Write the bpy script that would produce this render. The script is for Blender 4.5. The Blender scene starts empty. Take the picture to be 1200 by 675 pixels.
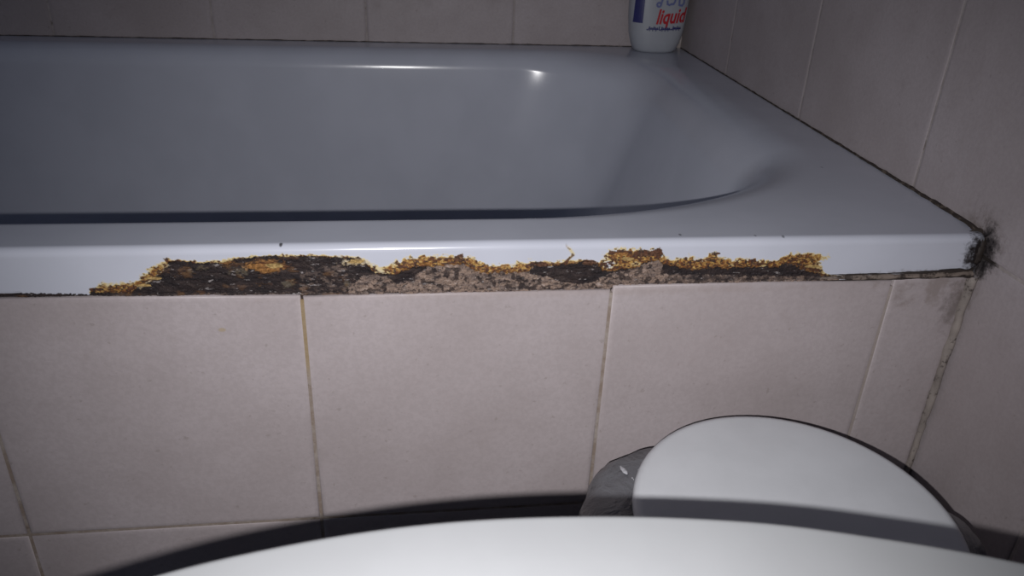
import bpy, bmesh, math, random
import numpy as np
from mathutils import Vector

# ------------------------------------------------------------------ camera, world, light, exposure
scene = bpy.context.scene
COL = scene.collection
CAM = np.array([-0.39522, -0.45707, 0.20334])
ROT = np.array([[0.99126, 0.02187, -0.13006], [-0.12569, 0.45544, -0.88135], [0.03996, 0.89000, 0.45421]])
FPX = 935.4                                     # focal length in pixels of a 1200 x 675 frame
cd = bpy.data.cameras.new('camera')
cd.sensor_width = 36.0
cd.lens = FPX / 1200.0 * 36.0
cd.clip_start = 0.01
cd.dof.use_dof = True
cd.dof.focus_distance = 0.62
cd.dof.aperture_fstop = 20.0
cam = bpy.data.objects.new('camera', cd)
cam.location = CAM
cam.rotation_euler = (1.09890, -0.03997, -0.12613)
COL.objects.link(cam)
scene.camera = cam

world = bpy.data.worlds.new('world')
scene.world = world
world.use_nodes = True
world.node_tree.nodes['Background'].inputs[0].default_value = (0.62, 0.72, 1.0, 1)
world.node_tree.nodes['Background'].inputs[1].default_value = 0.075

# the phone's torch: just below and left of the lens
ld = bpy.data.lights.new('phone_flash', 'SPOT')
ld.energy = 11.9
ld.color = (1.0, 0.985, 0.985)
ld.spot_size = math.radians(94)
ld.spot_blend = 1.0
ld.shadow_soft_size = 0.0022
flash = bpy.data.objects.new('phone_flash', ld)
flash.location = CAM + ROT[:, 0] * -0.012 + ROT[:, 1] * -0.0128
aim = ROT @ np.array([(618 - 600) / FPX, (337.5 - 352) / FPX, -1.0])      # the beam is centred a little right of the view axis
flash.rotation_euler = Vector(aim).to_track_quat('-Z', 'Y').to_euler()
COL.objects.link(flash)

vs = scene.view_settings
vs.view_transform = 'Standard'
vs.look = 'None'
vs.exposure = 0.0
vs.gamma = 1.0
vs.use_curve_mapping = False

# ------------------------------------------------------------------ constants measured from the picture (metres, rim top is z = 0)
W = 0.6787          # back wall
ZF = -0.43          # floor
PITCH = 0.2
ROW = 0.2031
ZROW = -0.0155      # a horizontal joint
APY = -0.0010        # face of the tiles on the bath front


def at(u, v, ax=1, val=0.0):
    d = ROT @ np.array([(u - 600) / FPX, (337.5 - v) / FPX, -1.0])
    return CAM + (val - CAM[ax]) / d[ax] * d


# ------------------------------------------------------------------ helpers
def tag(o, label=None, cat=None, group=None, kind=None):
    if label: o['label'] = label
    if cat: o['category'] = cat
    if group: o['group'] = group
    if kind: o['kind'] = kind
    return o


def empty(name, loc=(0, 0, 0)):
    o = bpy.data.objects.new(name, None)
    o.location = loc
    o.empty_display_size = 0.05
    COL.objects.link(o)
    return o


def link(name, me, mat=None, parent=None, smooth=True, loc=None):
    o = bpy.data.objects.new(name, me)
    COL.objects.link(o)
    if mat and not me.materials: me.materials.append(mat)
    if smooth and len(me.polygons):
        me.polygons.foreach_set('use_smooth', [True] * len(me.polygons))
    if loc is not None: o.location = loc
    if parent:
        o.parent = parent
        if loc is None:
            o.location = -Vector(parent.location)
    return o


def mesh(name, verts, faces):
    me = bpy.data.meshes.new(name)
    me.from_pydata([tuple(map(float, v)) for v in verts], [], faces)
    me.update()
    return me


def grid_faces(nr, nc, wrap=False, flip=False):
    f = []
    for i in range(nr - 1):
        for j in range(nc if wrap else nc - 1):
            a, b = i * nc + j, i * nc + (j + 1) % nc
            q = (a, b, b + nc, a + nc)
            f.append(q[::-1] if flip else q)
    return f


def loft(name, rings, cap0=False, cap1=False, flip=False):
    """rings: list of (n,3) arrays, closed loops"""
    n = len(rings[0])
    v = [tuple(p) for r in rings for p in r]
    f = grid_faces(len(rings), n, True, flip)
    if cap0:
        c = np.mean(rings[0], axis=0); v.append(tuple(c)); k = len(v) - 1
        f += [((j + 1) % n, j, k) if not flip else (j, (j + 1) % n, k) for j in range(n)]
    if cap1:
        c = np.mean(rings[-1], axis=0); v.append(tuple(c)); k = len(v) - 1; o = (len(rings) - 1) * n
        f += [(o + j, o + (j + 1) % n, k) if not flip else (o + (j + 1) % n, o + j, k) for j in range(n)]
    return mesh(name, v, f)


rng = np.random.RandomState(7)
_LAT = rng.rand(256, 256)


def vnoise(x, y, seed=0):
    x = np.asarray(x, float) + seed * 17.31
    y = np.asarray(y, float) + seed * 5.77
    xi = np.floor(x).astype(int); yi = np.floor(y).astype(int)
    fx = x - xi; fy = y - yi
    fx = fx * fx * (3 - 2 * fx); fy = fy * fy * (3 - 2 * fy)
    g = lambda a, b: _LAT[a % 256, b % 256]
    return (g(xi, yi) * (1 - fx) + g(xi + 1, yi) * fx) * (1 - fy) + (g(xi, yi + 1) * (1 - fx) + g(xi + 1, yi + 1) * fx) * fy


def fbm(x, y, oct=4, seed=0):
    s = 0; a = 0.5; t = 0
    for k in range(oct):
        s = s + a * vnoise(x * 2 ** k, y * 2 ** k, seed + k * 3); t += a; a *= 0.5
    return s / t


def sstep(a, b, x):
    t = np.clip((x - a) / (b - a), 0, 1)
    return t * t * (3 - 2 * t)


# ------------------------------------------------------------------ materials
class NT:
    def __init__(s, name):
        s.m = bpy.data.materials.new(name); s.m.use_nodes = True
        s.t = s.m.node_tree; s.n = s.t.nodes; s.l = s.t.links
        s.b = s.n['Principled BSDF']

    def put(s, v, sock):
        if hasattr(v, 'is_output'): s.l.new(v, sock)
        elif isinstance(v, (tuple, list)) and len(v) == 3 and sock.type == 'RGBA': sock.default_value = (*v, 1)
        else: sock.default_value = v

    def math(s, op, a, b=0.5, clamp=False):
        n = s.n.new('ShaderNodeMath'); n.operation = op; n.use_clamp = clamp
        s.put(a, n.inputs[0]); s.put(b, n.inputs[1]); return n.outputs[0]

    def pos(s):
        return s.n.new('ShaderNodeNewGeometry').outputs['Position']

    def scaled(s, v, sc, off=(0, 0, 0)):
        n = s.n.new('ShaderNodeMapping'); s.l.new(v, n.inputs[0])
        n.inputs['Scale'].default_value = sc; n.inputs['Location'].default_value = off; return n.outputs[0]

    def noise(s, v, scale, detail=4, rough=0.55, dist=0):
        n = s.n.new('ShaderNodeTexNoise'); s.l.new(v, n.inputs['Vector'])
        n.inputs['Scale'].default_value = scale; n.inputs['Detail'].default_value = detail
        n.inputs['Roughness'].default_value = rough; n.inputs['Distortion'].default_value = dist
        return n.outputs[0]

    def voro(s, v, scale, feature='F1'):
        n = s.n.new('ShaderNodeTexVoronoi'); n.feature = feature; s.l.new(v, n.inputs['Vector'])
        n.inputs['Scale'].default_value = scale; return n.outputs[0]

    def map(s, v, a, b, c=0.0, d=1.0):
        n = s.n.new('ShaderNodeMapRange'); n.interpolation_type = 'SMOOTHSTEP'
        s.put(v, n.inputs[0])
        for i, k in enumerate((a, b, c, d)): n.inputs[i + 1].default_value = k
        return n.outputs[0]

    def mix(s, f, a, b, mode='MIX'):
        n = s.n.new('ShaderNodeMix'); n.data_type = 'RGBA'; n.blend_type = mode
        s.put(f, n.inputs[0]); s.put(a, n.inputs[6]); s.put(b, n.inputs[7]); return n.outputs[2]

    def ramp(s, v, stops):
        n = s.n.new('ShaderNodeValToRGB'); s.l.new(v, n.inputs[0]); e = n.color_ramp.elements
        while len(e) < len(stops): e.new(0.5)
        for k, (p, c) in zip(e, stops): k.position = p; k.color = (*c, 1)
        return n.outputs[0]

    def attr(s, name):
        n = s.n.new('ShaderNodeAttribute'); n.attribute_name = name; return n.outputs['Fac']

    def rnd(s):
        return s.n.new('ShaderNodeObjectInfo').outputs['Random']

    def spot(s, P, c, r, nz=None, amp=0.6, lo=0.6, hi=1.1):
        """soft ellipsoidal stain around c with radii r, edge broken by noise nz"""
        v = s.scaled(P, tuple(1 / k for k in r), tuple(-a / k for a, k in zip(c, r)))
        n = s.n.new('ShaderNodeVectorMath'); n.operation = 'LENGTH'; s.l.new(v, n.inputs[0])
        d = n.outputs['Value']
        if nz is not None:
            d = s.math('ADD', d, s.math('MULTIPLY', s.math('SUBTRACT', nz, 0.5), amp * 2))
        return s.map(d, lo, hi, 1, 0)

    def bump(s, h, strength=0.3, dist=0.001):
        n = s.n.new('ShaderNodeBump'); s.l.new(h, n.inputs['Height'])
        n.inputs['Strength'].default_value = strength; n.inputs['Distance'].default_value = dist
        s.l.new(n.outputs[0], s.b.inputs['Normal'])

    def out(s, color=None, rough=None, **kw):
        if color is not None: s.put(color, s.b.inputs['Base Color'])
        if rough is not None: s.put(rough, s.b.inputs['Roughness'])
        for k, v in kw.items(): s.put(v, s.b.inputs[k.replace('_', ' ')])
        return s.m


def mat_tile():
    t = NT('ceramic_tile'); P = t.pos()
    cloud = t.noise(P, 9, 4, 0.6); fine = t.noise(P, 420, 3, 0.6); mid = t.noise(P, 60, 4, 0.6)
    base = t.mix(t.map(cloud, 0.3, 0.75), (0.355, 0.310, 0.318), (0.430, 0.382, 0.398))
    base = t.mix(t.map(t.rnd(), 0, 1, 0, 0.25), base, (0.345, 0.295, 0.295))
    base = t.mix(t.map(mid, 0.55, 0.8, 0, 0.3), base, (0.285, 0.24, 0.235))
    pepper = t.noise(P, 210, 2, 0.5)
    base = t.mix(t.map(pepper, 0.68, 0.76, 0, 0.35), base, (0.2, 0.17, 0.15))
    nz = t.noise(P, 130, 6, 0.72)
    nz2 = t.noise(P, 45, 5, 0.7)
    # black mould at the corner of the rim and the brown streaks below the sealant
    m = t.spot(P, (0.0, 0.0005, -0.0125), (0.008, 0.0125, 0.0185), nz, 0.9, 0.65, 1.25)
    m2 = t.spot(P, (0.0, 0.006, -0.008), (0.010, 0.024, 0.021), nz, 1.6, 0.1, 1.4)
    br = t.spot(P, (-0.022, 0.0, -0.037), (0.055, 0.01, 0.016), nz2, 2.4, -0.1, 0.9)
    br2 = t.spot(P, (-0.009, 0.0, -0.052), (0.011, 0.01, 0.026), nz, 1.2, 0.1, 1.1)
    dust = t.spot(P, (-0.28, 0.0, -0.036), (0.22, 0.01, 0.004), nz, 1.4, 0.2, 1.1)
    fleck = t.spot(P, (-0.512, APY, -0.0570), (0.0024, 0.01, 0.0016), nz, 0.5, 0.6, 1.2)
    base = t.mix(t.math('MULTIPLY', dust, 0.16), base, (0.24, 0.17, 0.13))
    base = t.mix(t.math('MULTIPLY', fleck, 0.5), base, (0.33, 0.24, 0.09))
    base = t.mix(t.math('MULTIPLY', br, 0.42), base, (0.14, 0.10, 0.07))
    base = t.mix(t.math('MULTIPLY', br2, 0.62), base, (0.09, 0.07, 0.055))
    base = t.mix(t.math('MULTIPLY', m2, 0.5), base, (0.10, 0.075, 0.05))
    base = t.mix(m, base, (0.018, 0.015, 0.016))
    h = t.math('ADD', t.math('MULTIPLY', fine, 0.5), t.math('MULTIPLY', mid, 1.2))
    grain = t.noise(P, 330, 2, 0.7)
    base = t.mix(t.map(grain, 0.35, 0.65, 0, 0.22), base, (0.27, 0.235, 0.235))
    t.bump(h, 0.32, 0.0006)
    return t.out(base, t.map(mid, 0.3, 0.7, 0.42, 0.52), Specular_IOR_Level=0.32)


def mat_grout(name, a, b, dirt, apron=False):
    t = NT(name); P = t.pos()
    n1 = t.noise(P, 55, 5, 0.7); n2 = t.noise(P, 300, 3, 0.6)
    c = t.mix(t.map(n1, 0.35, 0.62), a, b)
    c = t.mix(t.map(t.noise(P, 38, 5, 0.75), 0.56, 0.66, 0, 0.85), c, dirt)
    if apron:
        y = t.spot(P, (-0.4615, APY, -0.055), (0.012, 0.02, 0.038), n1, 0.5, 0.6, 1.2)
        c = t.mix(t.math('MULTIPLY', y, 0.6), c, (0.27, 0.185, 0.075))
        sp = t.n.new('ShaderNodeSeparateXYZ'); t.l.new(P, sp.inputs[0])
        c = t.mix(t.map(sp.outputs[0], -0.16, -0.07, 0, 0.75), c, (0.34, 0.295, 0.28))
    c = t.mix(t.spot(P, (0.0, 0.0, -0.0125), (0.010, 0.016, 0.020), n1, 1.0, 0.6, 1.3), c, (0.03, 0.024, 0.022))
    t.bump(n2, 0.5, 0.0006)
    return t.out(c, 0.8, Specular_IOR_Level=0.2)


def mat_enamel():
    t = NT('white_enamel'); P = t.pos()
    wav = t.noise(P, 70, 2, 0.4); fine = t.noise(t.scaled(P, (1, 2.4, 1)), 210, 3, 0.6)
    c = t.mix(t.map(t.noise(P, 14, 3, 0.5), 0.35, 0.7), (0.485, 0.500, 0.575), (0.515, 0.530, 0.608))
    nz = t.noise(P, 240, 4, 0.7)
    for (u, v, r, k) in ((329, 286, 0.0011, 0.9), (157, 292.5, 0.0011, 0.7), (797, 275, 0.0010, 0.6), (918, 277, 0.0010, 0.6), (885, 276, 0.0008, 0.5), (963, 196, 0.0012, 0.3)):
        q = at(u, v, 2, 0.0)
        s_ = t.spot(P, tuple(q), (r * 1.25, r * 2, r * 2), nz, 0.5, 0.5, 1.1)
        c = t.mix(t.math('MULTIPLY', s_, k), c, (0.03, 0.028, 0.03))
    mo = t.spot(P, (0.0, 0.002, -0.013), (0.0135, 0.012, 0.017), nz, 0.75, 0.55, 1.25)
    c = t.mix(mo, c, (0.022, 0.018, 0.018))
    mo2 = t.spot(P, (-0.045, 0.0, -0.028), (0.055, 0.008, 0.004), nz, 1.5, -0.2, 0.9)
    c = t.mix(t.math('MULTIPLY', mo2, 0.7), c, (0.13, 0.11, 0.10))
    # rust stains soaked into the enamel around the corroded edge (attribute carries their shape)
    st = t.attr('stain')
    hot = t.map(t.noise(P, 430, 5, 0.78), 0.38, 0.58)
    yel = t.mix(hot, (0.43, 0.265, 0.075), (0.175, 0.062, 0.012))
    c = t.mix(t.map(st, 0.04, 0.55), c, (0.58, 0.475, 0.25))
    c = t.mix(t.map(st, 0.4, 0.85), c, yel)
    brn = t.attr('brown')
    c = t.mix(brn, c, t.mix(hot, (0.020, 0.012, 0.011), (0.085, 0.028, 0.009)))
    h = t.math('ADD', t.math('MULTIPLY', wav, 1.0), t.math('MULTIPLY', fine, 0.10))
    t.bump(h, 0.055, 0.0008)
    r = t.math('ADD', t.math('MULTIPLY', t.math('MAXIMUM', st, brn), 0.5), 0.19, True)
    return t.out(c, r, Specular_IOR_Level=0.5)


def mat_rust():
    t = NT('corroded_metal_and_mortar'); P = t.pos()
    Ps = t.scaled(P, (0.5, 1, 1.6))
    n1 = t.noise(Ps, 150, 6, 0.72, 0.4); n2 = t.noise(Ps, 420, 5, 0.7); n3 = t.noise(P, 760, 3, 0.65)
    dark = t.ramp(n1, [(0.30, (0.009, 0.0075, 0.0095)), (0.48, (0.019, 0.0130, 0.0140)), (0.60, (0.034, 0.023, 0.022)), (0.72, (0.085, 0.066, 0.060))])
    dark = t.mix(t.map(n2, 0.60, 0.76, 0, 0.55), dark, (0.13, 0.12, 0.125))
    dark = t.mix(t.map(t.noise(Ps, 330, 3, 0.6), 0.63, 0.70, 0, 0.7), dark, (0.34, 0.31, 0.31))
    mor = t.ramp(n1, [(0.32, (0.070, 0.050, 0.046)), (0.46, (0.165, 0.122, 0.105)), (0.56, (0.255, 0.178, 0.138)), (0.70, (0.38, 0.31, 0.285))])
    mor = t.mix(t.map(n3, 0.54, 0.64, 0, 0.85), mor, (0.055, 0.040, 0.038))
    mor = t.mix(t.map(n3, 0.40, 0.30, 0, 0.55), mor, (0.48, 0.42, 0.40))
    ogm = t.map(n2, 0.38, 0.62)
    org = t.mix(ogm, (0.33, 0.165, 0.055), (0.085, 0.032, 0.013))
    c = t.mix(t.attr('mortar'), dark, mor)
    c = t.mix(t.attr('orange'), c, org)
    c = t.mix(t.attr('pale'), c, t.mix(ogm, (0.62, 0.55, 0.42), (0.42, 0.30, 0.15)))
    t.bump(t.math('ADD', n2, n3), 0.7, 0.0012)
    return t.out(c, 0.72, Specular_IOR_Level=0.3)


def mat_sealant(name='mouldy_sealant', lo=0.40, base=(0.33, 0.28, 0.235)):
    t = NT(name); P = t.pos()
    n1 = t.noise(P, 120, 6, 0.75); n2 = t.noise(P, 36, 3, 0.6)
    c = t.mix(t.map(n2, 0.3, 0.7), base, tuple(0.72 * k for k in base))
    c = t.mix(t.map(n1, lo + 0.14, lo, 0.0, 0.92), c, (0.034, 0.026, 0.023))
    t.bump(n1, 0.5, 0.001)
    return t.out(c, 0.6, Specular_IOR_Level=0.3)


def mat_plain(name, col, rough, noise_scale=40, var=0.06, bump=0.05, spec=0.5, **kw):
    t = NT(name); P = t.pos(); n = t.noise(P, noise_scale, 4, 0.6)
    c = t.mix(t.map(n, 0.3, 0.7), tuple(k * (1 - var) for k in col), tuple(min(1, k * (1 + var)) for k in col))
    t.bump(n, bump, 0.0006)
    return t.out(c, rough, Specular_IOR_Level=spec, **kw)


def mat_bag():
    t = NT('black_bag_plastic'); P = t.pos()
    n = t.noise(t.scaled(P, (1, 1, 0.35)), 60, 5, 0.6, 0.6); m = t.noise(P, 200, 3, 0.6)
    c = t.mix(n, (0.085, 0.086, 0.096), (0.135, 0.136, 0.150))
    t.bump(t.math('ADD', n, t.math('MULTIPLY', m, 0.2)), 0.6, 0.004)
    return t.out(c, 0.3, Specular_IOR_Level=0.5)


TILE = mat_tile()
GROUT = mat_grout('wall_grout', (0.42, 0.375, 0.37), (0.33, 0.29, 0.28), (0.17, 0.14, 0.125))
GROUT_A = mat_grout('stained_grout', (0.31, 0.268, 0.245), (0.22, 0.172, 0.142), (0.105, 0.076, 0.058), True)
ENAMEL = mat_enamel()
RUST = mat_rust()
SEAL = mat_sealant('mouldy_sealant', 0.50, (0.17, 0.135, 0.11))
SEAL_P = mat_sealant('pale_sealant', 0.34, (0.295, 0.255, 0.235))
SEAL_R = mat_sealant('brown_sealant', 0.40, (0.225, 0.18, 0.155))
MOULD = mat_sealant('black_mould', 0.70, (0.032, 0.026, 0.023))
SEAT = mat_plain('toilet_plastic', (0.212, 0.216, 0.225), 0.3, 30, 0.02, 0.02, 0.3)
CERAMIC = mat_plain('toilet_ceramic', (0.55, 0.56, 0.57), 0.15)
BINW = mat_plain('bin_white_plastic', (0.56, 0.57, 0.60), 0.4, 25, 0.03, 0.02, 0.35)
BINB = mat_plain('bin_body_plastic', (0.50, 0.51, 0.52), 0.4)
BAG = mat_bag()
BOTTLE = mat_plain('bottle_white_plastic', (0.33, 0.345, 0.385), 0.38, 30, 0.03, 0.02)
INK_R = mat_plain('red_ink', (0.40, 0.010, 0.020), 0.4)
INK_B = mat_plain('blue_ink', (0.030, 0.032, 0.13), 0.4)
INK_L = mat_plain('pale_blue_ink', (0.12, 0.14, 0.30), 0.4)
CAPM = mat_plain('blue_cap_plastic', (0.05, 0.07, 0.30), 0.35)
FLOOR = mat_plain('floor_ceramic', (0.33, 0.30, 0.28), 0.4, 12, 0.1)
METAL = mat_plain('hinge_metal', (0.5, 0.5, 0.5), 0.3)

# ------------------------------------------------------------------ the setting
def wall_sheet(name, v, mat):
    o = link(name, mesh(name, v, [(0, 1, 2, 3), (7, 6, 5, 4), (0, 4, 5, 1), (1, 5, 6, 2), (2, 6, 7, 3), (3, 7, 4, 0)]), mat, smooth=False)
    return tag(o, kind='structure')


def slab(x0, x1, y0, y1, z0, z1):
    return [(x0, y0, z0), (x1, y0, z0), (x1, y0, z1), (x0, y0, z1), (x0, y1, z0), (x1, y1, z0), (x1, y1, z1), (x0, y1, z1)]


XL = -1.72
TOP = ZROW + 4 * ROW
GD = 0.0008       # grout lies this far behind the tile faces
wall_back = wall_sheet('wall_back', slab(XL, 0.10, W + GD, W + 0.08, ZF, TOP), GROUT)
wall_right = wall_sheet('wall_right', [(GD, -0.9, ZF), (GD, W + GD, ZF), (GD, W + GD, TOP), (GD, -0.9, TOP),
                                        (0.08, -0.9, ZF), (0.08, W + GD, ZF), (0.08, W + GD, TOP), (0.08, -0.9, TOP)][::1], GROUT)
wall_front = wall_sheet('wall_bath_front', slab(XL, -0.001, APY + GD, 0.03, ZF, -0.0372), GROUT_A)
floor = wall_sheet('floor', slab(XL, 0.08, -1.0, W + 0.08, ZF - 0.03, ZF), FLOOR)
wall_back['label'] = 'dim beige tiled wall behind the bathtub'
wall_right['label'] = 'beige tiled wall on the right'
wall_front['label'] = 'beige tiled front below the bathtub rim'
floor['label'] = 'bathroom floor below the tub front'

EDGE = [(0.0, -0.0011), (0.0005, -0.0005), (0.0014, -0.0002), (0.0034, 0.0)]   # inset, depth of the pillowed tile edge


def tile_mesh(name, quad):
    """quad: 4 corners (a,b) in face coordinates; face looks along +c. Returns verts as (a,b,c)"""
    q = np.array(quad, float)
    c = q.mean(0)
    rings = [np.c_[q, np.full(4, -0.007)]]
    for ins, dep in EDGE:
        k = []
        for i in range(4):
            p = q[i]; e1 = q[(i + 1) % 4] - p; e2 = q[i - 1] - p
            e1 /= np.linalg.norm(e1); e2 /= np.linalg.norm(e2)
            s = abs(e1[0] * e2[1] - e1[1] * e2[0])
            k.append([*(p + (e1 + e2) * ins / s), dep])
        rings.append(np.array(k))
    v = np.vstack(rings)
    f = grid_faces(len(rings), 4, True)
    f.append(tuple(range(len(v) - 4, len(v))))
    return v, f


def put_tile(parent, quad, to_world, origin):
    v, f = tile_mesh('tile', quad)
    me = mesh('tile', [np.array(to_world(*p)) - origin for p in v], f)
    o = link('tile', me, TILE, parent, smooth=True, loc=tuple(origin))
    me.polygons[len(me.polygons) - 1].use_smooth = False
    return o


G = 0.0009   # half a joint
rr = random.Random(3)


def jit(a): return rr.uniform(-a, a)


_cache = {}


def wall_tiles(parent, edges, rows, to_world, key):
    """edges: sorted joint positions along the wall, rows: sorted joint heights"""
    for i in range(len(edges) - 1):
        for k in range(len(rows) - 1):
            a0, a1, b0, b1 = edges[i] + G, edges[i + 1] - G, rows[k] + G, rows[k + 1] - G
            ck = (key, round(a1 - a0, 5), round(b1 - b0, 5))
            origin = np.array(to_world(a0, b0, jit(0.00025)))
            if ck in _cache:
                o = link('tile', _cache[ck], TILE, parent, smooth=False, loc=tuple(origin))
            else:
                o = put_tile(parent, [(a0, b0), (a1, b0), (a1, b1), (a0, b1)], to_world, np.array(to_world(a0, b0, 0)))
                _cache[ck] = o.data
                o.location = tuple(origin)


ROWS = [ZROW + k * ROW for k in range(0, 4)]
# back wall, looking along -y : a = x, b = z
bx = sorted([-0.0419 - PITCH * k for k in range(0, 7)] + [-0.003])
wall_tiles(wall_back, bx, ROWS, lambda a, b, c: (a, W - c, b), 'back')
# right wall, looking along -x : a = -y
ry = [0.0922 + 0.2032 * k for k in range(-3, 3)] + [W - 0.001]
ra = sorted(-y for y in ry)
wall_tiles(wall_right, ra, ROWS, lambda a, b, c: (-c, -a, b), 'right')
ra2 = sorted([-0.02, 0.111, 0.111 + 0.2032, 0.111 + 0.4064])
wall_tiles(wall_right, ra2, [ZF + 0.001, ZROW - 2 * ROW + 0.004, ZROW - ROW, ZROW], lambda a, b, c: (-c, -a, b), 'right_low')
# bath front : top row follows the uneven cut under the rim
JX = [-0.0612 - PITCH * k for k in range(0, 9)]
ZT = -0.2183
TOPPX = {0: ((1052, 327.5), (1136, 323.0)), 1: ((722, 335.6), (1040, 328.5)), 2: ((360, 348.2), (709, 340.0)), 3: ((0, 350.2), (348, 347.0))}


def apron(a, b, c): return (a, APY - c, b)


for k in range(8):
    a1 = (JX[k - 1] if k else -0.0035) - G
    a0 = JX[k] + G
    if k in TOPPX:
        (u0, v0), (u1, v1) = TOPPX[k]
        p0, p1 = at(u0, v0, 1, APY), at(u1, v1, 1, APY)
        z = lambda x: p0[2] + (p1[2] - p0[2]) * (x - p0[0]) / (p1[0] - p0[0])
        z0, z1 = z(a0), z(a1)
    else:
        z0 = z1 = -0.0322
    put_tile(wall_front, [(a0, ZT + G), (a1, ZT + G), (a1, z1), (a0, z0)], apron, np.array(apron(a0, ZT, 0)))
    put_tile(wall_front, [(a0, ZF + 0.001), (a1, ZF + 0.001), (a1, ZT - G), (a0, ZT - G)], apron, np.array(apron(a0, ZF, 0)))

# ------------------------------------------------------------------ bathtub
tub = empty('bathtub', (-0.85, 0.33, ZF))
tag(tub, 'white enamelled steel bathtub with a rusted, chipped front rim', 'bathtub')
XR = -0.0015
XE = XL + 0.02      # left end of the tub
YI0, YI1 = 0.037, 0.645
XI1, XI0 = -0.040, -1.60
CA, CB = 0.265, 0.165


def rrect(x0, x1, y0, y1, a, b, n=40, m=26):
    """counter-clockwise rounded rectangle with elliptical corners; returns points and outward normals"""
    P = []; N = []
    e = 1.0
    F = [(a, b), (a * 0.56, b * 0.85), (a * 0.56, b * 0.85), (a, b)]          # front corners are wider than back ones
    cs = [(x1 - F[0][0], y0 + F[0][1], -90), (x1 - F[1][0], y1 - F[1][1], 0), (x0 + F[2][0], y1 - F[2][1], 90), (x0 + F[3][0], y0 + F[3][1], 180)]
    for i, (cx, cy, s) in enumerate(cs):
        a, b = F[i]
        for j in range(n):
            t = math.radians(s + 90 * j / (n - 1))
            P.append((cx + a * math.cos(t), cy + b * math.sin(t)))
            nn = np.array([math.cos(t) / a, math.sin(t) / b]); nn /= np.linalg.norm(nn); N.append(nn)
        nx = cs[(i + 1) % 4]; t2 = math.radians(nx[2])
        q0 = np.array(P[-1]); fa, fb = F[(i + 1) % 4]; q1 = np.array([nx[0] + fa * math.cos(t2), nx[1] + fb * math.sin(t2)])
        for j in range(1, m):
            P.append(tuple(q0 + (q1 - q0) * j / m)); N.append(N[-1])
    return np.array(P), np.array(N)


nC, nS = 40, 26
P0, N0 = rrect(XI0, XI1, YI0, YI1, CA, CB, nC, nS)


def side_val(N, f, b, r, l):
    wx = N[:, 0] ** 2; wy = N[:, 1] ** 2
    return wx * np.where(N[:, 0] > 0, r, l) + wy * np.where(N[:, 1] > 0, b, f)


rings = []
# outer rectangle : front edge stops where the rolled lip begins
LIPY = 0.0075
outer = []
oc = [(XR, LIPY), (XR, W - 0.0005), (XE, W - 0.0005), (XE, LIPY)]
tot = nC + nS - 1
for i in range(4):
    c = np.array(oc[i])
    seg = P0[i * tot:(i + 1) * tot]
    ax = 1 if i % 2 == 0 else 0
    for j in range(nC):
        t = j / (nC - 1)
        s = seg[0] if t < 0.5 else seg[nC - 1]
        k = abs(t - 0.5) * 2
        if i in (0, 2):
            foot = np.array([seg[0][0], c[1]]) if t < 0.5 else np.array([c[0], seg[nC - 1][1]])
        else:
            foot = np.array([c[0], seg[0][1]]) if t < 0.5 else np.array([seg[nC - 1][0], c[1]])
        outer.append(c + (foot - c) * k)
    for j in range(nC, tot):
        q = seg[j].copy()
        q[1 if i in (1, 3) else 0] = q[1 if i in (1, 3) else 0]
        if i == 0: q[0] = XR
        if i == 1: q[1] = W - 0.0005
        if i == 2: q[0] = XE
        if i == 3: q[1] = LIPY
        outer.append(q)
outer = np.array(outer)
z0 = np.zeros(len(P0))
for t in (0.0, 0.35, 0.7, 0.92):
    rings.append(np.c_[outer + (P0 - outer) * t, z0])
RF, RB, RR, RLft = 0.013, 0.026, 0.060, 0.05            # roll radius of the inner edge: front, back, right, left
DF, DB, DR, DL = (math.radians(k) for k in (6, 4.0, 20, 20))   # draft of the four walls


def basin_ring(f, b, r, l, z4, k=1.0):
    P, N = rrect(XI0 + l, XI1 - r, YI0 + f, YI1 - b, CA * k, CB * k, nC, nS)
    return np.c_[P, side_val(N0, *z4)]


for a in np.linspace(0, 1, 14):
    ins = []; zs = []
    for R_, D_ in ((RF, DF), (RB, DB), (RR, DR), (RLft, DL)):
        th = a * (math.pi / 2 - D_); ins.append(R_ * math.sin(th)); zs.append(-R_ * (1 - math.cos(th)))
    rings.append(basin_ring(*ins, zs))
e_ins, e_z = ins, zs
ZB = -0.36
for s in np.linspace(0.1, 1.0, 10):
    ins = []; zs = []
    for i0, z_, D_ in zip(e_ins, e_z, (DF, DB, DR, DL)):
        z = z_ + (ZB + 0.08 - z_) * s; zs.append(z); ins.append(i0 + (z_ - z) * math.tan(D_))
    rings.append(basin_ring(*ins, zs, 1.0 - 0.12 * s))
w_ins, w_z = ins, zs
for a in np.linspace(0.15, 1, 7):
    th = a * math.pi / 2
    rings.append(basin_ring(*[i + 0.08 * (1 - math.cos(th)) for i in w_ins], [z - 0.08 * math.sin(th) for z in w_z], 0.88 - 0.1 * a))
basin = loft('basin', rings, cap1=True)
basin_o = link('basin', basin, ENAMEL, tub)

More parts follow.
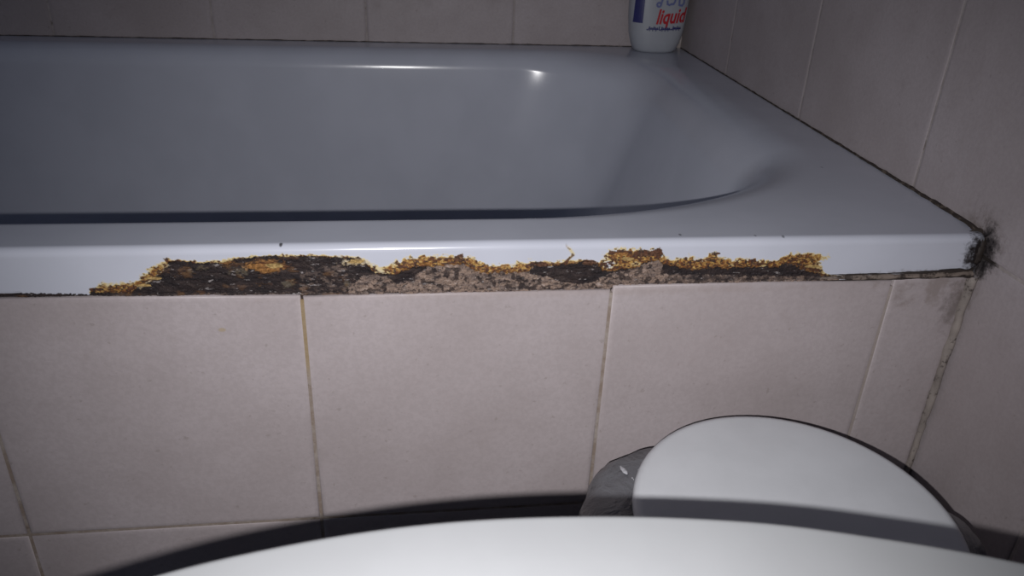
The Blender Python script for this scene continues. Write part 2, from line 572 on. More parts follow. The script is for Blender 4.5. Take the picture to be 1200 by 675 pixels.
# ---- rolled front lip as a fine height field with the corroded stretch eaten into it
UP = [(60, 347.5), (104, 345.5), (107, 343), (122, 343), (153, 342), (161, 336), (177, 327.7), (190, 318), (198, 307.5), (210, 307), (239, 308.5), (259, 307.5), (274, 305), (298, 301.7), (315, 300), (350, 301), (379, 300.6), (398, 302), (412, 303), (420, 301.5), (428, 309), (434, 313), (440, 320), (453, 320), (461, 322.5), (474, 316), (489, 311.5), (513, 311), (535, 308), (544, 308), (557, 316), (570, 318.6), (600, 319), (620, 317.5), (624, 311), (629, 309), (646, 312), (659, 310), (668, 309.5), (685, 306.5), (700, 309.5), (706, 316), (720, 316), (737, 314), (751, 310), (755, 305.6), (772, 304.7), (777, 309), (804, 314), (816, 316), (840, 313), (860, 313), (890, 312), (912, 312), (920, 308.5), (930, 308.5), (941, 315), (960, 320.5), (968, 323), (985, 323.6), (1000, 323.4), (1140, 320)]
CR = [(60, 346), (104, 341), (112, 336), (122, 331.5), (140, 332), (162, 328), (168, 320), (190, 307), (198, 303), (215, 305), (239, 305.5), (259, 303.5), (274, 302), (298, 299.5), (315, 298), (350, 298.5), (379, 298), (412, 299), (425, 302), (433, 305), (444, 312), (460, 309), (481, 301.5), (496, 299.5), (531, 299), (548, 300), (557, 301), (560, 308), (600, 310), (606, 308), (627, 306), (659, 305.5), (667, 304), (685, 304.6), (702, 307), (707, 301), (716, 295), (734, 293), (755, 292.3), (771, 291.4), (775, 300), (790, 304), (808, 300), (820, 304), (834, 298), (856, 304), (880, 303), (910, 306), (920, 299.5), (940, 297), (958, 299.5), (965, 317), (972, 322), (1000, 322.5), (1140, 319)]
LO = [(-150, 350), (0, 348.5), (109, 350), (166, 349), (242, 346.8), (345, 345.6), (353, 347.5), (405, 346), (470, 345), (600, 343.8), (667, 341.8), (709, 339.8), (720, 336), (790, 334), (860, 331), (960, 328.6), (1000, 327.2), (1040, 324), (1140, 319)]


def curve(pts):
    w = np.array([at(u, v) for u, v in pts]); return w[:, 0], w[:, 2]


def interp(pts, x):
    a, b = curve(pts); return np.interp(x, a, b)


x_fine = np.arange(-0.625, -0.085, 0.00036)
xs = np.r_[np.linspace(XE, -0.63, 40), x_fine, np.linspace(-0.084, XR, 60)]
prof = [(LIPY, 0.0), (0.006, 0.0)]
RL = 0.0052
for a in np.linspace(0, 90, 10):
    prof.append((RL - RL * math.sin(math.radians(a)), -RL + RL * math.cos(math.radians(a))))
NT_ = len(prof)
NV = 84
lo = interp(LO, xs)
nx = len(xs)
X = np.tile(xs, (NT_ + NV + 1, 1))
Y = np.zeros_like(X); Z = np.zeros_like(X)
for i, (y, z) in enumerate(prof): Y[i] = y; Z[i] = z
for j in range(NV):
    Z[NT_ + j] = -RL + (lo - 0.0022 + RL) * (j + 1) / NV
Z[-1] = lo - 0.0022; Y[-1] = 0.02
up = interp(UP, xs); cr = interp(CR, xs)
mm = 0.001
j1 = (fbm(xs * 420, xs * 0, 4, 1) - 0.5) * 2.4 * mm
up2 = up + j1
Up = up2[None, :]; Cr = (cr + (fbm(xs * 380, xs * 0 + 9, 4, 5) - 0.5) * 2.6 * mm)[None, :]
n_edge = (fbm(X * 900, Z * 900, 4, 11) - 0.5)
n_big = fbm(X * 160, Z * 260, 5, 21)
n_mid = fbm(X * 480, Z * 700, 4, 31)
n_fin = fbm(X * 1300, Z * 1300, 3, 41)
# upward distance in mm above the exposed edge
h = (Z - Up) / mm + n_edge * 1.3
inx = (X > at(104, 340)[0]) & (X < at(985, 323)[0])
thin = (X <= at(104, 340)[0]) & (X > at(-150, 340)[0])
D = sstep(0.15, -0.15, h) * inx
D = np.maximum(D, thin * sstep(3.0, 2.5, (Z - lo[None, :]) / mm + n_edge * 2.6))


def px(poly): return np.array([at(u, v)[[0, 2]] for u, v in poly])


def seg_dist(poly):
    q = px(poly); d = np.full(X.shape, 9.0)
    for a, b in zip(q[:-1], q[1:]):
        ab = b - a; t = np.clip(((X - a[0]) * ab[0] + (Z - a[1]) * ab[1]) / (ab @ ab), 0, 1)
        d = np.minimum(d, np.hypot(X - a[0] - t * ab[0], Z - a[1] - t * ab[1]))
    return d / mm


def inside(poly):
    q = px(poly); r = np.zeros(X.shape, bool)
    Xw = X + (n_mid - 0.5) * 5 * mm; Zw = Z + (n_big - 0.5) * 5 * mm + n_edge * 2 * mm
    for (x0, y0), (x1, y1) in zip(q, np.roll(q, -1, 0)):
        c = ((y0 > Zw) != (y1 > Zw)) & (Xw < (x1 - x0) * (Zw - y0) / (y1 - y0 + 1e-12) + x0); r ^= c
    return r


def blob(u, v, ru, rv, soft=0.35, k=1.0):
    c = at(u, v); s = 0.00059
    d = np.hypot((X - c[0]) / (ru * s), (Z - c[2]) / (rv * s)) + (n_mid - 0.5) * 1.4 * k
    return sstep(1 + soft, 1 - soft, d)


# stain on the enamel: strong next to the exposed edge, dying out at the crust line
t = (Z - Up) / np.maximum(Cr - Up, 0.7 * mm)
stain = sstep(1.25, 0.55, t + (n_mid - 0.5) * 0.9) * inx * (0.35 + 0.65 * sstep(0.30, 0.62, fbm(X * 60, Z * 60, 3, 51) + 0.12))
wide = np.interp(xs, *(lambda w: (w[:, 0], np.array([0.5, 0.9, 0.55, 0.32, 0.25, 0.35, 0.9, 1, 1, 0.95, 0.6, 0.5, 1, 1, 1, 1, 1, 0])))(np.array([at(u, 320) for u in (105, 170, 205, 240, 300, 400, 440, 500, 560, 600, 640, 690, 720, 800, 860, 920, 960, 985)])))
stain = np.clip(stain * (0.35 + 0.75 * wide[None, :]), 0, 1)
halo = sstep(3.2, 0.2, h) * 0.35 * inx * wide[None, :]
stain = np.maximum(stain, halo)
speck = fbm(X * 700, Z * 1100, 4, 61)
brown = sstep(0.49, 0.60, speck + 0.10 * sstep(0.9, 0.0, t) - 0.02) * sstep(0.25, 0.5, stain)
# separate marks
hook = sstep(0.75, 0.35, np.minimum(seg_dist([(668, 283.6), (664.5, 285.5), (663.6, 288.5), (666, 291.2), (668, 291.6)]) + np.abs(n_fin - 0.5), seg_dist([(671, 298), (668, 302), (664, 306), (661, 309)]) * 0.55 + (n_mid - 0.5) * 1.3))
hal = sstep(1.9, 0.3, seg_dist([(668, 284), (664, 287), (668, 292), (672, 298), (664, 306)])) * 0.4
brown = np.maximum(brown, hook * 0.9); stain = np.maximum(stain, hal)
for poly, r in (([(195, 305), (200, 308), (209, 306.5)], 1.1), ([(106, 338.5), (117, 338.8)], 0.75), ([(716, 296.5), (730, 295), (739, 297)], 1.4), ([(744, 300), (752, 295.5), (762, 297), (771, 293.5), (772, 299)], 2.3),
                ([(709, 300), (716, 302)], 0.7), ([(618, 312), (628, 307.5), (640, 311)], 1.3), ([(684, 306), (692, 305.5), (700, 309)], 1.2), ([(534, 301), (541, 299.5), (543, 304)], 1.2), ([(925, 305), (931, 304.5)], 0.9), ([(815, 305), (825, 306), (835, 304)], 0.7),
                ([(878, 305), (884, 306)], 1.2), ([(920, 309), (934, 309), (948, 313), (960, 318)], 1.0), ([(834, 296.5), (843, 297.5)], 0.3), ([(664, 308), (668, 300)], 0.9)):
    brown = np.maximum(brown, sstep(r + 0.3, r - 0.3, seg_dist(poly) + (n_mid - 0.5) * 3.0))
stain = np.maximum(stain, sstep(0.3, 0.8, brown) * 0.4)
for u, v, ru, rv in ((735, 302, 22, 9), (722, 301, 12, 6), (942, 303, 22, 6)):
    stain = np.maximum(stain, blob(u, v, ru, rv, 0.5) * 0.95)
wht = blob(714, 309, 7, 5)
stain *= (1 - 0.8 * wht); D *= (1 - 0.9 * wht)

# mortar showing in the corroded stretch
mort = np.zeros(X.shape)
soft = lambda m: m.astype(float)
M1 = inside([(405, 352), (408, 338), (418, 331), (430, 323), (440, 323), (455, 325), (462, 333), (472, 331), (486, 325), (499, 318), (506, 308), (625, 308), (622, 320.5), (646, 326), (655, 331), (678, 334.5), (690, 332), (702, 326), (713, 320), (735, 317), (752, 309), (774, 305), (778, 318), (783, 322), (860, 323), (940, 325), (985, 323), (985, 352)])
q = n_mid * 0.6 + n_big * 0.4
mort = sstep(0.30, 0.45, q + M1 * 0.22 - 0.17)
mort *= M1
mort = np.maximum(mort, 0.45 * inside([(350, 352), (352, 322), (368, 315), (400, 312), (418, 325), (410, 352)]) * sstep(0.45, 0.6, n_mid))
deep = inside([(783, 309), (800, 315), (960, 322), (960, 329), (783, 333)])
mort *= np.where(deep, 0.35 + 0.4 * sstep(0.45, 0.6, n_mid), 1)
lowb = sstep(1.7, 0.7, (Z - lo[None, :]) / mm + (n_mid - 0.5) * 2)
mort = np.maximum(mort, lowb * 0.35 * sstep(0.4, 0.55, n_fin) * inx)
mort *= (1 - 0.85 * sstep(0.55, 0.63, fbm(X * 330, Z * 420, 4, 71)))
orange = blob(313, 313, 19, 6.5, 0.3, 1.2)
orange = np.maximum(orange, 0.85 * blob(266, 307.5, 7, 3.2))
orange = np.maximum(orange, 0.9 * sstep(1.3, 0.2, -h + (n_mid - 0.5) * 3.0) * sstep(0.5, 0.8, wide)[None, :])
orange = np.maximum(orange, 0.25 * sstep(0.58, 0.7, n_big) * (1 - mort) * (X < at(420, 320)[0]))
pale = np.maximum(0.85 * blob(417, 308, 12, 3.2, 0.3, 1.5), 0.7 * sstep(0.55, 0.25, seg_dist([(163, 339), (178, 327), (188, 317), (196, 311)]) * 0.6 + (n_mid - 0.5) * 1.2))
for u, v, ru, rv in ((337, 333, 5, 4), (236, 316, 5, 3), (222, 319, 3, 2.5), (407, 335, 2.5, 3), (281, 319, 8, 4)):
    pale = np.maximum(pale, 0.13 * blob(u, v, ru, rv, 0.4, 2.2))

# depth of the corroded surface: thin flaking layers, pitted
lay = np.floor((fbm(X * 70, Z * 240, 3, 81) * 7)) / 7 + 0.25 * (n_big - 0.5)
dep = (0.5 + 2.0 * lay + 1.3 * (n_mid - 0.5) + 0.7 * (n_fin - 0.5)) * mm
dep_m = (0.6 + 1.5 * (n_big - 0.5) + 1.3 * (n_mid - 0.5) + 0.7 * (n_fin - 0.5)) * mm
dep = dep * (1 - mort) + dep_m * mort
dep -= orange * 1.4 * mm + pale * 0.8 * mm
face = np.zeros(X.shape); face[NT_:NT_ + NV] = 1
face[NT_ - 5:NT_] = np.linspace(0.1, 1, 5)[:, None]
D *= face
blister = (0.2 * stain + 0.5 * stain * (n_mid - 0.4) + 0.5 * brown * (n_fin - 0.35)) * mm
Yd = Y + face * (D * np.maximum(dep, 0.2 * mm) - (1 - D) * blister)
Z = Z + face * D * (n_fin - 0.5) * 0.5 * mm
nr = X.shape[0]
V = np.stack([X, Yd, Z], -1).reshape(-1, 3)
I = np.arange(nr * nx).reshape(nr, nx)
Q = np.stack([I[:-1, :-1], I[1:, :-1], I[1:, 1:], I[:-1, 1:]], -1).reshape(-1, 4)
Dq = (D[:-1, :-1] + D[1:, :-1] + D[1:, 1:] + D[:-1, 1:]).reshape(-1) / 4
rusty = Dq > 0.5
ATT = {'stain': stain * face, 'brown': brown * face, 'mortar': mort, 'orange': np.clip(orange, 0, 1), 'pale': np.clip(pale, 0, 1)}


def np_mesh(name, V, Q, att):
    used = np.unique(Q); idx = -np.ones(len(V), int); idx[used] = np.arange(len(used))
    v = V[used]; q = idx[Q]
    me = bpy.data.meshes.new(name)
    me.vertices.add(len(v)); me.vertices.foreach_set('co', v.astype(np.float32).ravel())
    me.loops.add(q.size); me.loops.foreach_set('vertex_index', q.astype(np.int32).ravel())
    me.polygons.add(len(q)); me.polygons.foreach_set('loop_start', np.arange(0, q.size, 4, dtype=np.int32))
    me.update(calc_edges=True); me.validate()
    for k in att:
        a = me.attributes.new(k, 'FLOAT', 'POINT'); a.data.foreach_set('value', ATT[k].reshape(-1)[used].astype(np.float32))
    return me


link('front_lip', np_mesh('front_lip', V, Q[~rusty], ('stain', 'brown')), ENAMEL, tub)
co = link('corroded_edge', np_mesh('corroded_edge', V, Q[rusty], ('mortar', 'orange', 'pale')), RUST, tub)
co['label'] = 'rusted-through edge showing dark metal and mortar'

# lifted flakes of rust standing off the edge
FL = [(300, 312, 9, 3.2), (322, 311, 10, 3.0), (313, 316, 12, 2.6), (180, 326, 10, 1.8), (168, 334, 9, 1.6), (418, 306, 9, 2.4), (766, 297, 7, 3.5), (752, 299, 7, 2.6), (735, 303, 9, 2.4), (728, 297, 9, 2.0), (950, 312, 9, 2.2), (537, 304, 8, 2.6), (500, 309, 8, 2.0), (690, 308, 8, 2.6), (634, 310, 8, 2.2), (848, 311, 8, 1.8), (888, 309, 8, 2.0)]
FLM = [mat_plain('flake_orange', (0.22, 0.105, 0.035), 0.8, 700, 0.5, 0.4, 0.2), mat_plain('flake_brown', (0.09, 0.045, 0.028), 0.8, 700, 0.5, 0.4, 0.2), mat_plain('flake_ochre', (0.34, 0.23, 0.095), 0.8, 700, 0.4, 0.4, 0.2)]
for i, (u, v, ru, rv) in enumerate(FL):
    c = at(u, v); s = 0.00059; n = 11
    vv = []
    for k in range(n):
        a = 2 * math.pi * k / n; r = rr.uniform(0.65, 1.15)
        vv.append((math.cos(a) * ru * s * r, -0.0006 + rr.uniform(-0.0006, 0.0008), math.sin(a) * rv * s * r))
    bk = [(x * 0.9, y + 0.0012, z * 0.9) for x, y, z in vv]
    vv += bk + [(0, -0.0011, 0)]
    f = [(k, (k + 1) % n, 2 * n) for k in range(n)] + [((k + 1) % n, k, n + k, n + (k + 1) % n) for k in range(n)]
    me = mesh('rust_flake', [(c[0] + a, b, c[2] + d) for a, b, d in vv], f)
    link('rust_flake', me, FLM[(0, 2, 0, 2, 2, 2, 1, 1, 2, 0, 2, 1, 0, 1, 1, 0, 1)[i]], tub, smooth=False)


# ------------------------------------------------------------------ sealant beads and mould
def bead(name, pts, rad, mat, e1, e2, seed=0, sub=90, rough=0.5, label=None):
    """irregular bead along pts; e1,e2 unit vectors of its section (quarter from e1 to e2)"""
    pts = np.array(pts, float); d = np.r_[0, np.cumsum(np.linalg.norm(np.diff(pts, axis=0), axis=1))]
    s = np.linspace(0, d[-1], sub)
    c = np.stack([np.interp(s, d, pts[:, k]) for k in range(3)], -1)
    r = np.interp(s, d, rad)
    e1 = np.array(e1, float); e2 = np.array(e2, float); v = []
    m = 7
    for i in range(sub):
        for k in range(m):
            a = (k / (m - 1)) * 2 * math.pi * 0.5 - 0.25 * math.pi
            q = r[i] * (1 + rough * (float(vnoise(s[i] * 160, k * 0.9, seed)) - 0.5) * 2)
            v.append(c[i] + e1 * math.cos(a) * q + e2 * math.sin(a) * q)
    o = link(name, mesh(name, v, grid_faces(sub, m)), mat)
    tag(o, kind='structure')
    if label: o['label'] = label
    return o


bead('trim_1', [(-0.0005, W - 0.004, 0.0), (-0.0005, 0.30, 0.0), (-0.0005, 0.09, 0.0002), (-0.0006, 0.03, 0), (-0.001, 0.006, -0.002), (-0.001, 0.0015, -0.008)], [0.0009, 0.0011, 0.0015, 0.0022, 0.0034, 0.003], SEAL, (-1, 0, 0), (0, 0, 1), 3, 160, 0.6, 'mouldy sealant line where the rim meets the right wall')
bead('trim_2', [(-1.6, W - 0.0008, 0.0), (-0.1, W - 0.0008, 0.0), (-0.01, W - 0.0008, 0.0)], [0.0010] * 3, SEAL, (0, -1, 0), (0, 0, 1), 5, 220, 0.7, 'dark patchy sealant line where the rim meets the back wall')
# sealant under the rim at the right end
q = [at(u, v, 1, -0.0005) for u, v in ((958, 326), (985, 325.4), (1040, 324.2), (1090, 322.4), (1138, 320))]
bead('trim_3', q, [0.0002, 0.0015, 0.0019, 0.0020, 0.0024], SEAL_R, (0, -1, 0), (0, 0, 1), 9, 120, 0.45, 'grey-brown sealant bead under the right end of the rim')
for dv, nm in ((-3.6, 'trim_5'), (3.0, 'trim_6')):
    q = [at(u, v + dv, 1, -0.0018) for u, v in ((965, 326), (1000, 325.2), (1040, 324.2), (1090, 322.4), (1140, 319.5))]
    bead(nm, q, [0.0001, 0.0005, 0.0004, 0.0007, 0.0012], MOULD, (0, -1, 0), (0, 0, 1), 13 + int(dv), 120, 0.9, ('thin black mould line above the brown sealant bead' if dv < 0 else 'thin black mould line below the brown sealant bead'))
# vertical sealant in the corner of bath front and right wall
bead('trim_4', [(-0.0030, APY - 0.0006, -0.030), (-0.0032, APY - 0.0006, -0.10), (-0.0030, APY - 0.0004, -0.20), (-0.003, APY - 0.0004, ZF)], [0.0042, 0.0036, 0.0028, 0.0026], SEAL_P, (-0.75, -0.2, 0), (0.2, -0.75, 0), 17, 160, 0.35, 'pale mould-spotted sealant in the corner below the rim')
# black lump at the corner of the rim
L = []
for i in range(13):
    th = math.pi * i / 12; ring = []
    for k in range(18):
        a = 2 * math.pi * k / 18
        r = 1 + 1.1 * (float(vnoise(k * 1.3, i * 1.2, 23)) - 0.5)
        ring.append((-0.0014 + 0.0036 * r * math.sin(th) * math.cos(a), 0.0012 + 0.0026 * r * math.sin(th) * math.sin(a), -0.0125 + 0.0100 * math.cos(th) * (0.7 + 0.3 * r)))
    L.append(np.array(ring))
o = link('trim_7', loft('trim_7', L), MOULD)
tag(o, 'black mould lump where the front rim meets the right wall', kind='structure')

# ------------------------------------------------------------------ white bottle on the back corner of the rim
BC = np.array([-0.0475, 0.6515, 0.0])
bot = empty('detergent_bottle', tuple(BC))
tag(bot, 'white plastic bottle with red and blue print standing in the tub corner', 'bottle')
PR = [(0.0, 0.024, 0.016), (0.0008, 0.0275, 0.0185), (0.004, 0.0305, 0.0205), (0.012, 0.0340, 0.0220), (0.025, 0.0375, 0.0232), (0.045, 0.0400, 0.0238), (0.07, 0.0412, 0.024), (0.11, 0.0412, 0.024), (0.15, 0.0400, 0.0235), (0.175, 0.034, 0.0215), (0.19, 0.022, 0.017), (0.197, 0.0135, 0.0135), (0.212, 0.0130, 0.0130)]
pz = np.array([p[0] for p in PR]); pa = np.array([p[1] for p in PR]); pb = np.array([p[2] for p in PR])
NB = 56
SE = 2.4


def sec(z, phi):
    a = np.interp(z, pz, pa); b = np.interp(z, pz, pb)
    c, s = math.cos(phi), math.sin(phi)
    return a * math.copysign(abs(s) ** (2 / SE), s), -b * math.copysign(abs(c) ** (2 / SE), c)


zz = sorted(set(list(pz) + list(np.linspace(0.004, 0.175, 24))))
link('bottle_body', loft('bottle_body', [np.array([(*sec(z, 2 * math.pi * k / NB), z) for k in range(NB)]) for z in zz], True, True), BOTTLE, bot, loc=(0, 0, 0))
cap = [(0.203, 0.0150), (0.2035, 0.0158), (0.232, 0.0150), (0.234, 0.0140)]
link('cap', loft('cap', [np.array([(r * math.cos(2 * math.pi * k / 32), r * math.sin(2 * math.pi * k / 32), z) for k in range(32)]) for z, r in cap], True, True), CAPM, bot, loc=(0, 0, 0))


def wrap(u, z, off):
    """u: horizontal position across the front (x from the bottle axis)"""
    a = float(np.interp(z, pz, pa)); b = float(np.interp(z, pz, pb))
    x = max(-0.985 * a, min(0.985 * a, u))
    y = -b * (1 - abs(x / a) ** SE) ** (1 / SE)
    n = np.array([SE * abs(x / a) ** (SE - 1) / a * math.copysign(1, x), -SE * (abs(y) / b) ** (SE - 1) / b])
    n /= np.linalg.norm(n)
    return (x + n[0] * off, y + n[1] * off, z)


def print_patch(name, polys, mat, off=0.0005):
    v = []; f = []
    for p in polys:
        k = len(v); v += [wrap(x, z, off) for x, z in p]; f.append(tuple(range(k, k + len(p))))
    return link(name, mesh(name, v, f), mat, bot, smooth=False, loc=(0, 0, 0))


def text_on(name, body, size, x0, z0, mat, shear=0.0, bold=0.0, squeeze=1.0, tilt=0.0):
    cu = bpy.data.curves.new(name, 'FONT'); cu.body = body; cu.size = size; cu.shear = shear; cu.offset = bold
    cu.resolution_u = 3
    ob = bpy.data.objects.new(name + '_tmp', cu); COL.objects.link(ob)
    me = bpy.data.meshes.new_from_object(ob.evaluated_get(bpy.context.evaluated_depsgraph_get()))
    bpy.data.objects.remove(ob); bpy.data.curves.remove(cu)
    for w in me.vertices:
        x, y = w.co.x * squeeze, w.co.y + w.co.x * squeeze * tilt
        w.co = wrap(x0 + x, z0 + y, 0.0003)
    me.name = name
    return link(name, me, mat, bot, smooth=False, loc=(0, 0, 0))


text_on('red_lettering', 'liquid', 0.0262, -0.0085, 0.0394, INK_R, 0.22, 0.00075, 0.735, 0.06)
# dark blue block at the left edge of the label
nb = 10; z0b, z1b = 0.0395, 0.118
polys = []
for i in range(4):
    for j in range(nb):
        xa = -0.0366 + 0.0112 * i / 4; xb = -0.0366 + 0.0112 * (i + 1) / 4
        za = z0b + (z1b - z0b) * j / nb; zb = z0b + (z1b - z0b) * (j + 1) / nb
        polys.append([(xa, za), (xb, za), (xb, zb), (xa, zb)])
print_patch('blue_block', polys, INK_B)


def strokes(lines, w):
    out = []
    for ln in lines:
        for (x0, z0), (x1, z1) in zip(ln[:-1], ln[1:]):
            d = np.array([x1 - x0, z1 - z0]); d = d / (np.linalg.norm(d) + 1e-9); n = np.array([-d[1], d[0]]) * w / 2; e = d * w * 0.3
            out.append([(x0 - n[0] - e[0], z0 - n[1] - e[1]), (x1 - n[0] + e[0], z1 - n[1] + e[1]), (x1 + n[0] + e[0], z1 + n[1] + e[1]), (x0 + n[0] - e[0], z0 + n[1] - e[1])])
    return out


def cursive(x, z, n, s):
    """a joined word of small script: baseline with teeth, a bowl and dots"""
    ln = [[(x, z)]]; q = ln[0]
    for k in range(n):
        q += [(x + s * (k + 0.4), z), (x + s * (k + 0.5), z + s * (0.9 if k % 3 else 1.5)), (x + s * (k + 0.75), z)]
    q.append((x + s * n, z))
    ln.append([(x, z), (x - s * 0.5, z - s * 0.5), (x - s * 1.1, z - s * 0.2)])
    for k in range(0, n, 2): ln.append([(x + s * (k + 0.6), z - s * 0.8), (x + s * (k + 0.8), z - s * 0.8)])
    return ln


small = cursive(-0.0170, 0.0322, 6, 0.0021) + [[(-0.0030, 0.0322), (-0.0026, 0.0358)]] + cursive(0.0000, 0.0322, 6, 0.0021) + cursive(0.0160, 0.0330, 6, 0.0021)
print_patch('small_script', strokes(small, 0.0015), INK_B)
big = []
ring = [(-0.0068 + 0.0026 * math.cos(a), 0.0640 + 0.0026 * math.sin(a)) for a in np.linspace(0, 2 * math.pi, 11)]
big.append(ring); big.append([(-0.0042, 0.064), (-0.0030, 0.070), (-0.0036, 0.076)])
big.append([(0.0040, 0.0690), (0.0046, 0.0650), (0.0075, 0.0640), (0.0105, 0.0652), (0.0130, 0.0650), (0.0150, 0.0690), (0.0146, 0.076)])
big.append([(0.0215, 0.0640), (0.0212, 0.0720)]); big.append([(0.0215, 0.0640), (0.0260, 0.0630), (0.0285, 0.0660), (0.0285, 0.0730)])
big.append([(0.0080, 0.0722), (0.0096, 0.0722)])
print_patch('large_script', strokes(big, 0.0026), INK_L)

# ------------------------------------------------------------------ round bin with a bag
BX, BY, BZ, BR = -0.1752, -0.1302, -0.115, 0.0935
b = empty('waste_bin', (BX, BY, ZF))
tag(b, 'round white plastic waste bin with a closed lid beside the tub front', 'bin')


def circ(r, z, n=72, cx=BX, cy=BY):
    a = np.arange(n) * 2 * math.pi / n
    return np.c_[cx + r * np.cos(a), cy + r * np.sin(a) * 1.03, np.full(n, z)]


lid = [(BR - 0.004, BZ - 0.012), (BR - 0.001, BZ - 0.011), (BR, BZ - 0.007), (BR - 0.0004, BZ - 0.0035), (BR - 0.0018, BZ - 0.0012), (BR - 0.0045, BZ), (BR - 0.0065, BZ + 0.0002), (BR - 0.02, BZ + 0.0007), (BR - 0.05, BZ + 0.0014), (0.01, BZ + 0.0018)]
link('lid', loft('lid', [circ(r, z) for r, z in lid], cap1=True), BINW, b)
body = [(0.070, ZF), (0.073, ZF + 0.002), (0.084, BZ - 0.03), (0.0865, BZ - 0.028), (0.0868, BZ - 0.014), (0.082, BZ - 0.013)]
link('body', loft('body', [circ(r, z) for r, z in body], cap0=True), BINB, b)
link('base_ring', loft('base_ring', [circ(r, z) for r, z in ((0.0715, ZF), (0.0765, ZF + 0.0005), (0.0775, ZF + 0.012), (0.0738, ZF + 0.014))]), BINB, b)
# bag folded over the bin rim
nb = 240
A = np.arange(nb) * 2 * math.pi / nb
lob = lambda c, w: np.exp(-((np.angle(np.exp(1j * (A - math.radians(c))))) / math.radians(w)) ** 2)
R = 0.0895 + 0.034 * np.clip(lob(172, 50) * 1.55, 0, 1) * sstep(108, 126, np.degrees(A)) + 0.040 * lob(1, 15) + 0.012 * lob(-60, 40)
rings = []
prof_b = [(-0.002, 0.0, -0.0125), (0.30, 0.0, -0.0150), (0.72, 0.6, -0.0185), (0.93, 0.9, -0.0260), (1.0, 1.0, -0.036), (1.02, 1.1, -0.055), (0.98, 1.3, -0.080), (0.92, 1.5, -0.105), (0.86, 1.6, -0.125)]
base = 0.0875
for k, (t_, wv, dz) in enumerate(prof_b):
    fold = 0.0030 * (fbm(A * 5.1 + 3, A * 0 + k * 0.22, 3, 91) - 0.5) * 2 * wv + 0.0020 * (vnoise(A * 14, A * 0 + k * 0.35, 95) - 0.5) * 2 * wv
    r = base + (R - base) * t_ + np.where(R > 0.092, fold, fold * 0.3) * (t_ > 0)
    if k == 0: r = np.full(nb, 0.080)
    z = BZ + dz + 0.004 * (vnoise(A * 4, A * 0 + 2, 97) - 0.5) * wv - 0.010 * lob(1, 20) * min(1, wv)
    if k == len(prof_b) - 1: z = z + 0.02 * (fbm(A * 3, A * 0, 3, 99) - 0.5)
    z = np.minimum(z, BZ - 0.0125)
    rings.append(np.c_[BX + r * np.cos(A), BY + r * np.sin(A), z])
bag = link('bin_bag', loft('bin_bag', rings), BAG)
def crease_glint(p0, p1, w):
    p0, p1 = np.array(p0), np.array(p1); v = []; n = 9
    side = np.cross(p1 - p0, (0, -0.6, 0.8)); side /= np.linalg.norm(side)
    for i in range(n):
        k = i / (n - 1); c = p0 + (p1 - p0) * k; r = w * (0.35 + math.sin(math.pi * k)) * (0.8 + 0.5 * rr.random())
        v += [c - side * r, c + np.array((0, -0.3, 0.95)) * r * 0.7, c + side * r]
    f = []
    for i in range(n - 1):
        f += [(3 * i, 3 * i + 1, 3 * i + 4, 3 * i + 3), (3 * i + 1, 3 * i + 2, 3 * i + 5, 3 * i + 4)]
    return link('crease_glint', mesh('crease_glint', v, f), CREASE_GLINT, bag)


CREASE_GLINT = mat_plain('painted_crease_glint', (0.42, 0.42, 0.45), 0.25, 300, 0.2, 0.2)  # pale colour on small raised ridges paints the light glinting off the bag's folds
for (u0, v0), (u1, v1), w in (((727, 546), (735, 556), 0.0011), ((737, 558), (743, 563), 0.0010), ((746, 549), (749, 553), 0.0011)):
    crease_glint(at(u0, v0, 2, BZ - 0.0165), at(u1, v1, 2, BZ - 0.0145), w)
bag.modifiers.new('thickness', 'SOLIDIFY').thickness = 0.0004
tag(bag, 'dark grey plastic bag folded over the rim of the white bin', 'bag')

# ------------------------------------------------------------------ toilet in the foreground
TY = -0.465
toi = empty('toilet', (-0.36, TY, ZF))
tag(toi, 'toilet with a closed light lid filling the bottom foreground', 'toilet')
half = [(-0.1330, TY), (-0.1330, -0.400), (-0.1345, -0.366), (-0.143, -0.343), (-0.17, -0.3260), (-0.20, -0.3125), (-0.216, -0.3058), (-0.238, -0.2972), (-0.262, -0.2897), (-0.286, -0.2829), (-0.325, -0.2767), (-0.362, -0.2741), (-0.391, -0.2744), (-0.416, -0.2769), (-0.440, -0.2813), (-0.466, -0.2881), (-0.510, -0.307), (-0.550, -0.337), (-0.580, -0.376), (-0.597, -0.420), (-0.602, TY)]
full = half + [(x, 2 * TY - y) for x, y in half[-2:0:-1]]


def smooth_loop(p, n):
    p = np.array(p); m = len(p); out = []
    for i in range(m):
        a, b_, c, d = p[i - 1], p[i], p[(i + 1) % m], p[(i + 2) % m]
        for t in np.linspace(0, 1, 12, endpoint=False):
            out.append(0.5 * ((2 * b_) + (-a + c) * t + (2 * a - 5 * b_ + 4 * c - d) * t * t + (-a + 3 * b_ - 3 * c + d) * t ** 3))
    out = np.array(out); s = np.r_[0, np.cumsum(np.linalg.norm(np.diff(np.vstack([out, out[:1]]), axis=0), axis=1))]
    q = np.linspace(0, s[-1], n, endpoint=False); o2 = np.vstack([out, out[:1]])
    r = np.stack([np.interp(q, s, o2[:, k]) for k in (0, 1)], -1)
    for _ in range(4): r = 0.5 * r + 0.25 * (np.roll(r, 1, 0) + np.roll(r, -1, 0))
    return r


OUT = smooth_loop(full, 220)
cen = np.array([-0.365, TY])


def inset(d, z):
    tg = np.roll(OUT, -1, 0) - np.roll(OUT, 1, 0); tg /= np.linalg.norm(tg, axis=1)[:, None]
    nrm = np.c_[-tg[:, 1], tg[:, 0]]
    s = np.sign(((cen - OUT) * nrm).sum(1))[:, None]
    return np.c_[OUT + nrm * s * d, np.full(len(OUT), z)]


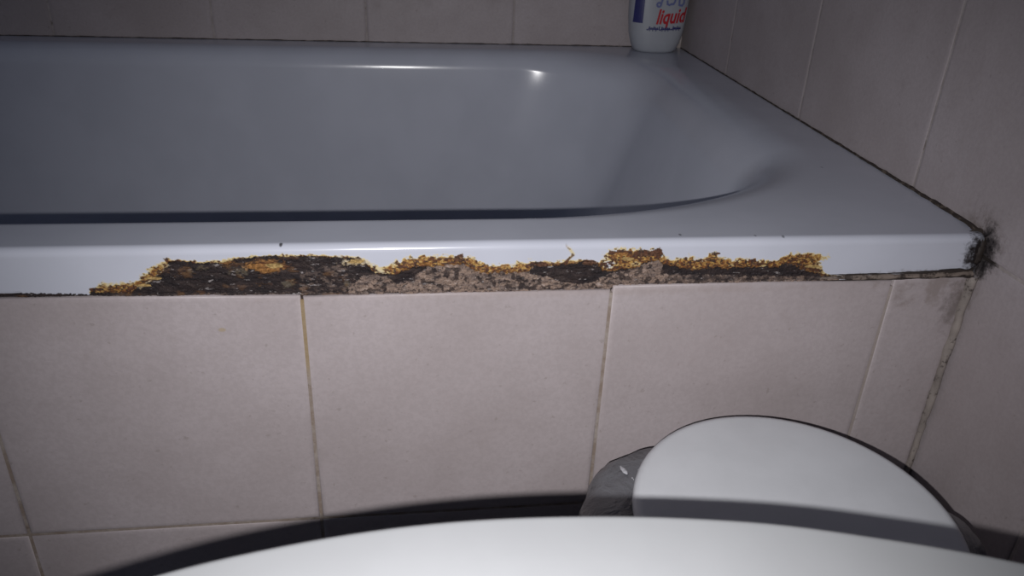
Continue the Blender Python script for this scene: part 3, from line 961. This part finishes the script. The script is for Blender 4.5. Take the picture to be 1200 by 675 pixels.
def scaled_ring(k, z, kx=None, sh=0):
    return np.c_[cen[0] + sh + (OUT[:, 0] - cen[0]) * (kx or k), cen[1] + (OUT[:, 1] - cen[1]) * k, np.full(len(OUT), z)]


area = 0.5 * np.sum(OUT[:, 0] * np.roll(OUT[:, 1], -1) - np.roll(OUT[:, 0], -1) * OUT[:, 1])
FLP = area < 0
TZ = 0.0315
link('lid', loft('lid', [inset(0.006, TZ - 0.020), inset(0.0006, TZ - 0.019), inset(0, TZ - 0.010), inset(0.0001, TZ - 0.003), inset(0.0006, TZ - 0.0010), inset(0.0014, TZ - 0.0003), inset(0.0024, TZ), inset(0.0034, TZ + 0.0001), inset(0.008, TZ + 0.0005), inset(0.03, TZ + 0.0025), scaled_ring(0.5, TZ + 0.004), scaled_ring(0.1, TZ + 0.005)], cap1=True, flip=FLP), SEAT, toi)
link('seat', loft('seat', [scaled_ring(0.62, TZ - 0.042), inset(0.010, TZ - 0.042), inset(0.004, TZ - 0.040), inset(0.003, TZ - 0.028), inset(0.008, TZ - 0.022), scaled_ring(0.66, TZ - 0.022), scaled_ring(0.62, TZ - 0.026), scaled_ring(0.62, TZ - 0.042)], flip=FLP), SEAT, toi)
link('bowl', loft('bowl', [scaled_ring(0.58, ZF, 0.62, 0.04), scaled_ring(0.60, ZF + 0.01, 0.64, 0.04), scaled_ring(0.52, ZF + 0.10, 0.6, 0.04), scaled_ring(0.62, ZF + 0.2, 0.68, 0.03), scaled_ring(0.86, ZF + 0.33, 0.88, 0.01), scaled_ring(0.93, ZF + 0.39, 0.95), scaled_ring(0.94, TZ - 0.052, 0.96), scaled_ring(0.92, TZ - 0.0435, 0.94), scaled_ring(0.66, TZ - 0.0435), scaled_ring(0.6, TZ - 0.08), scaled_ring(0.35, TZ - 0.2)], cap1=True, flip=FLP), CERAMIC, toi)
for sy in (-0.075, 0.075):
    hr = [np.array([(-0.121 + r * math.cos(a), TY + sy + dy, TZ - 0.022 + r * math.sin(a)) for a in np.linspace(0, 2 * math.pi, 20, endpoint=False)]) for r, dy in ((0.008, -0.022), (0.0095, -0.020), (0.0095, 0.020), (0.008, 0.022))]
    link('hinge', loft('hinge', hr, True, True), METAL, toi)
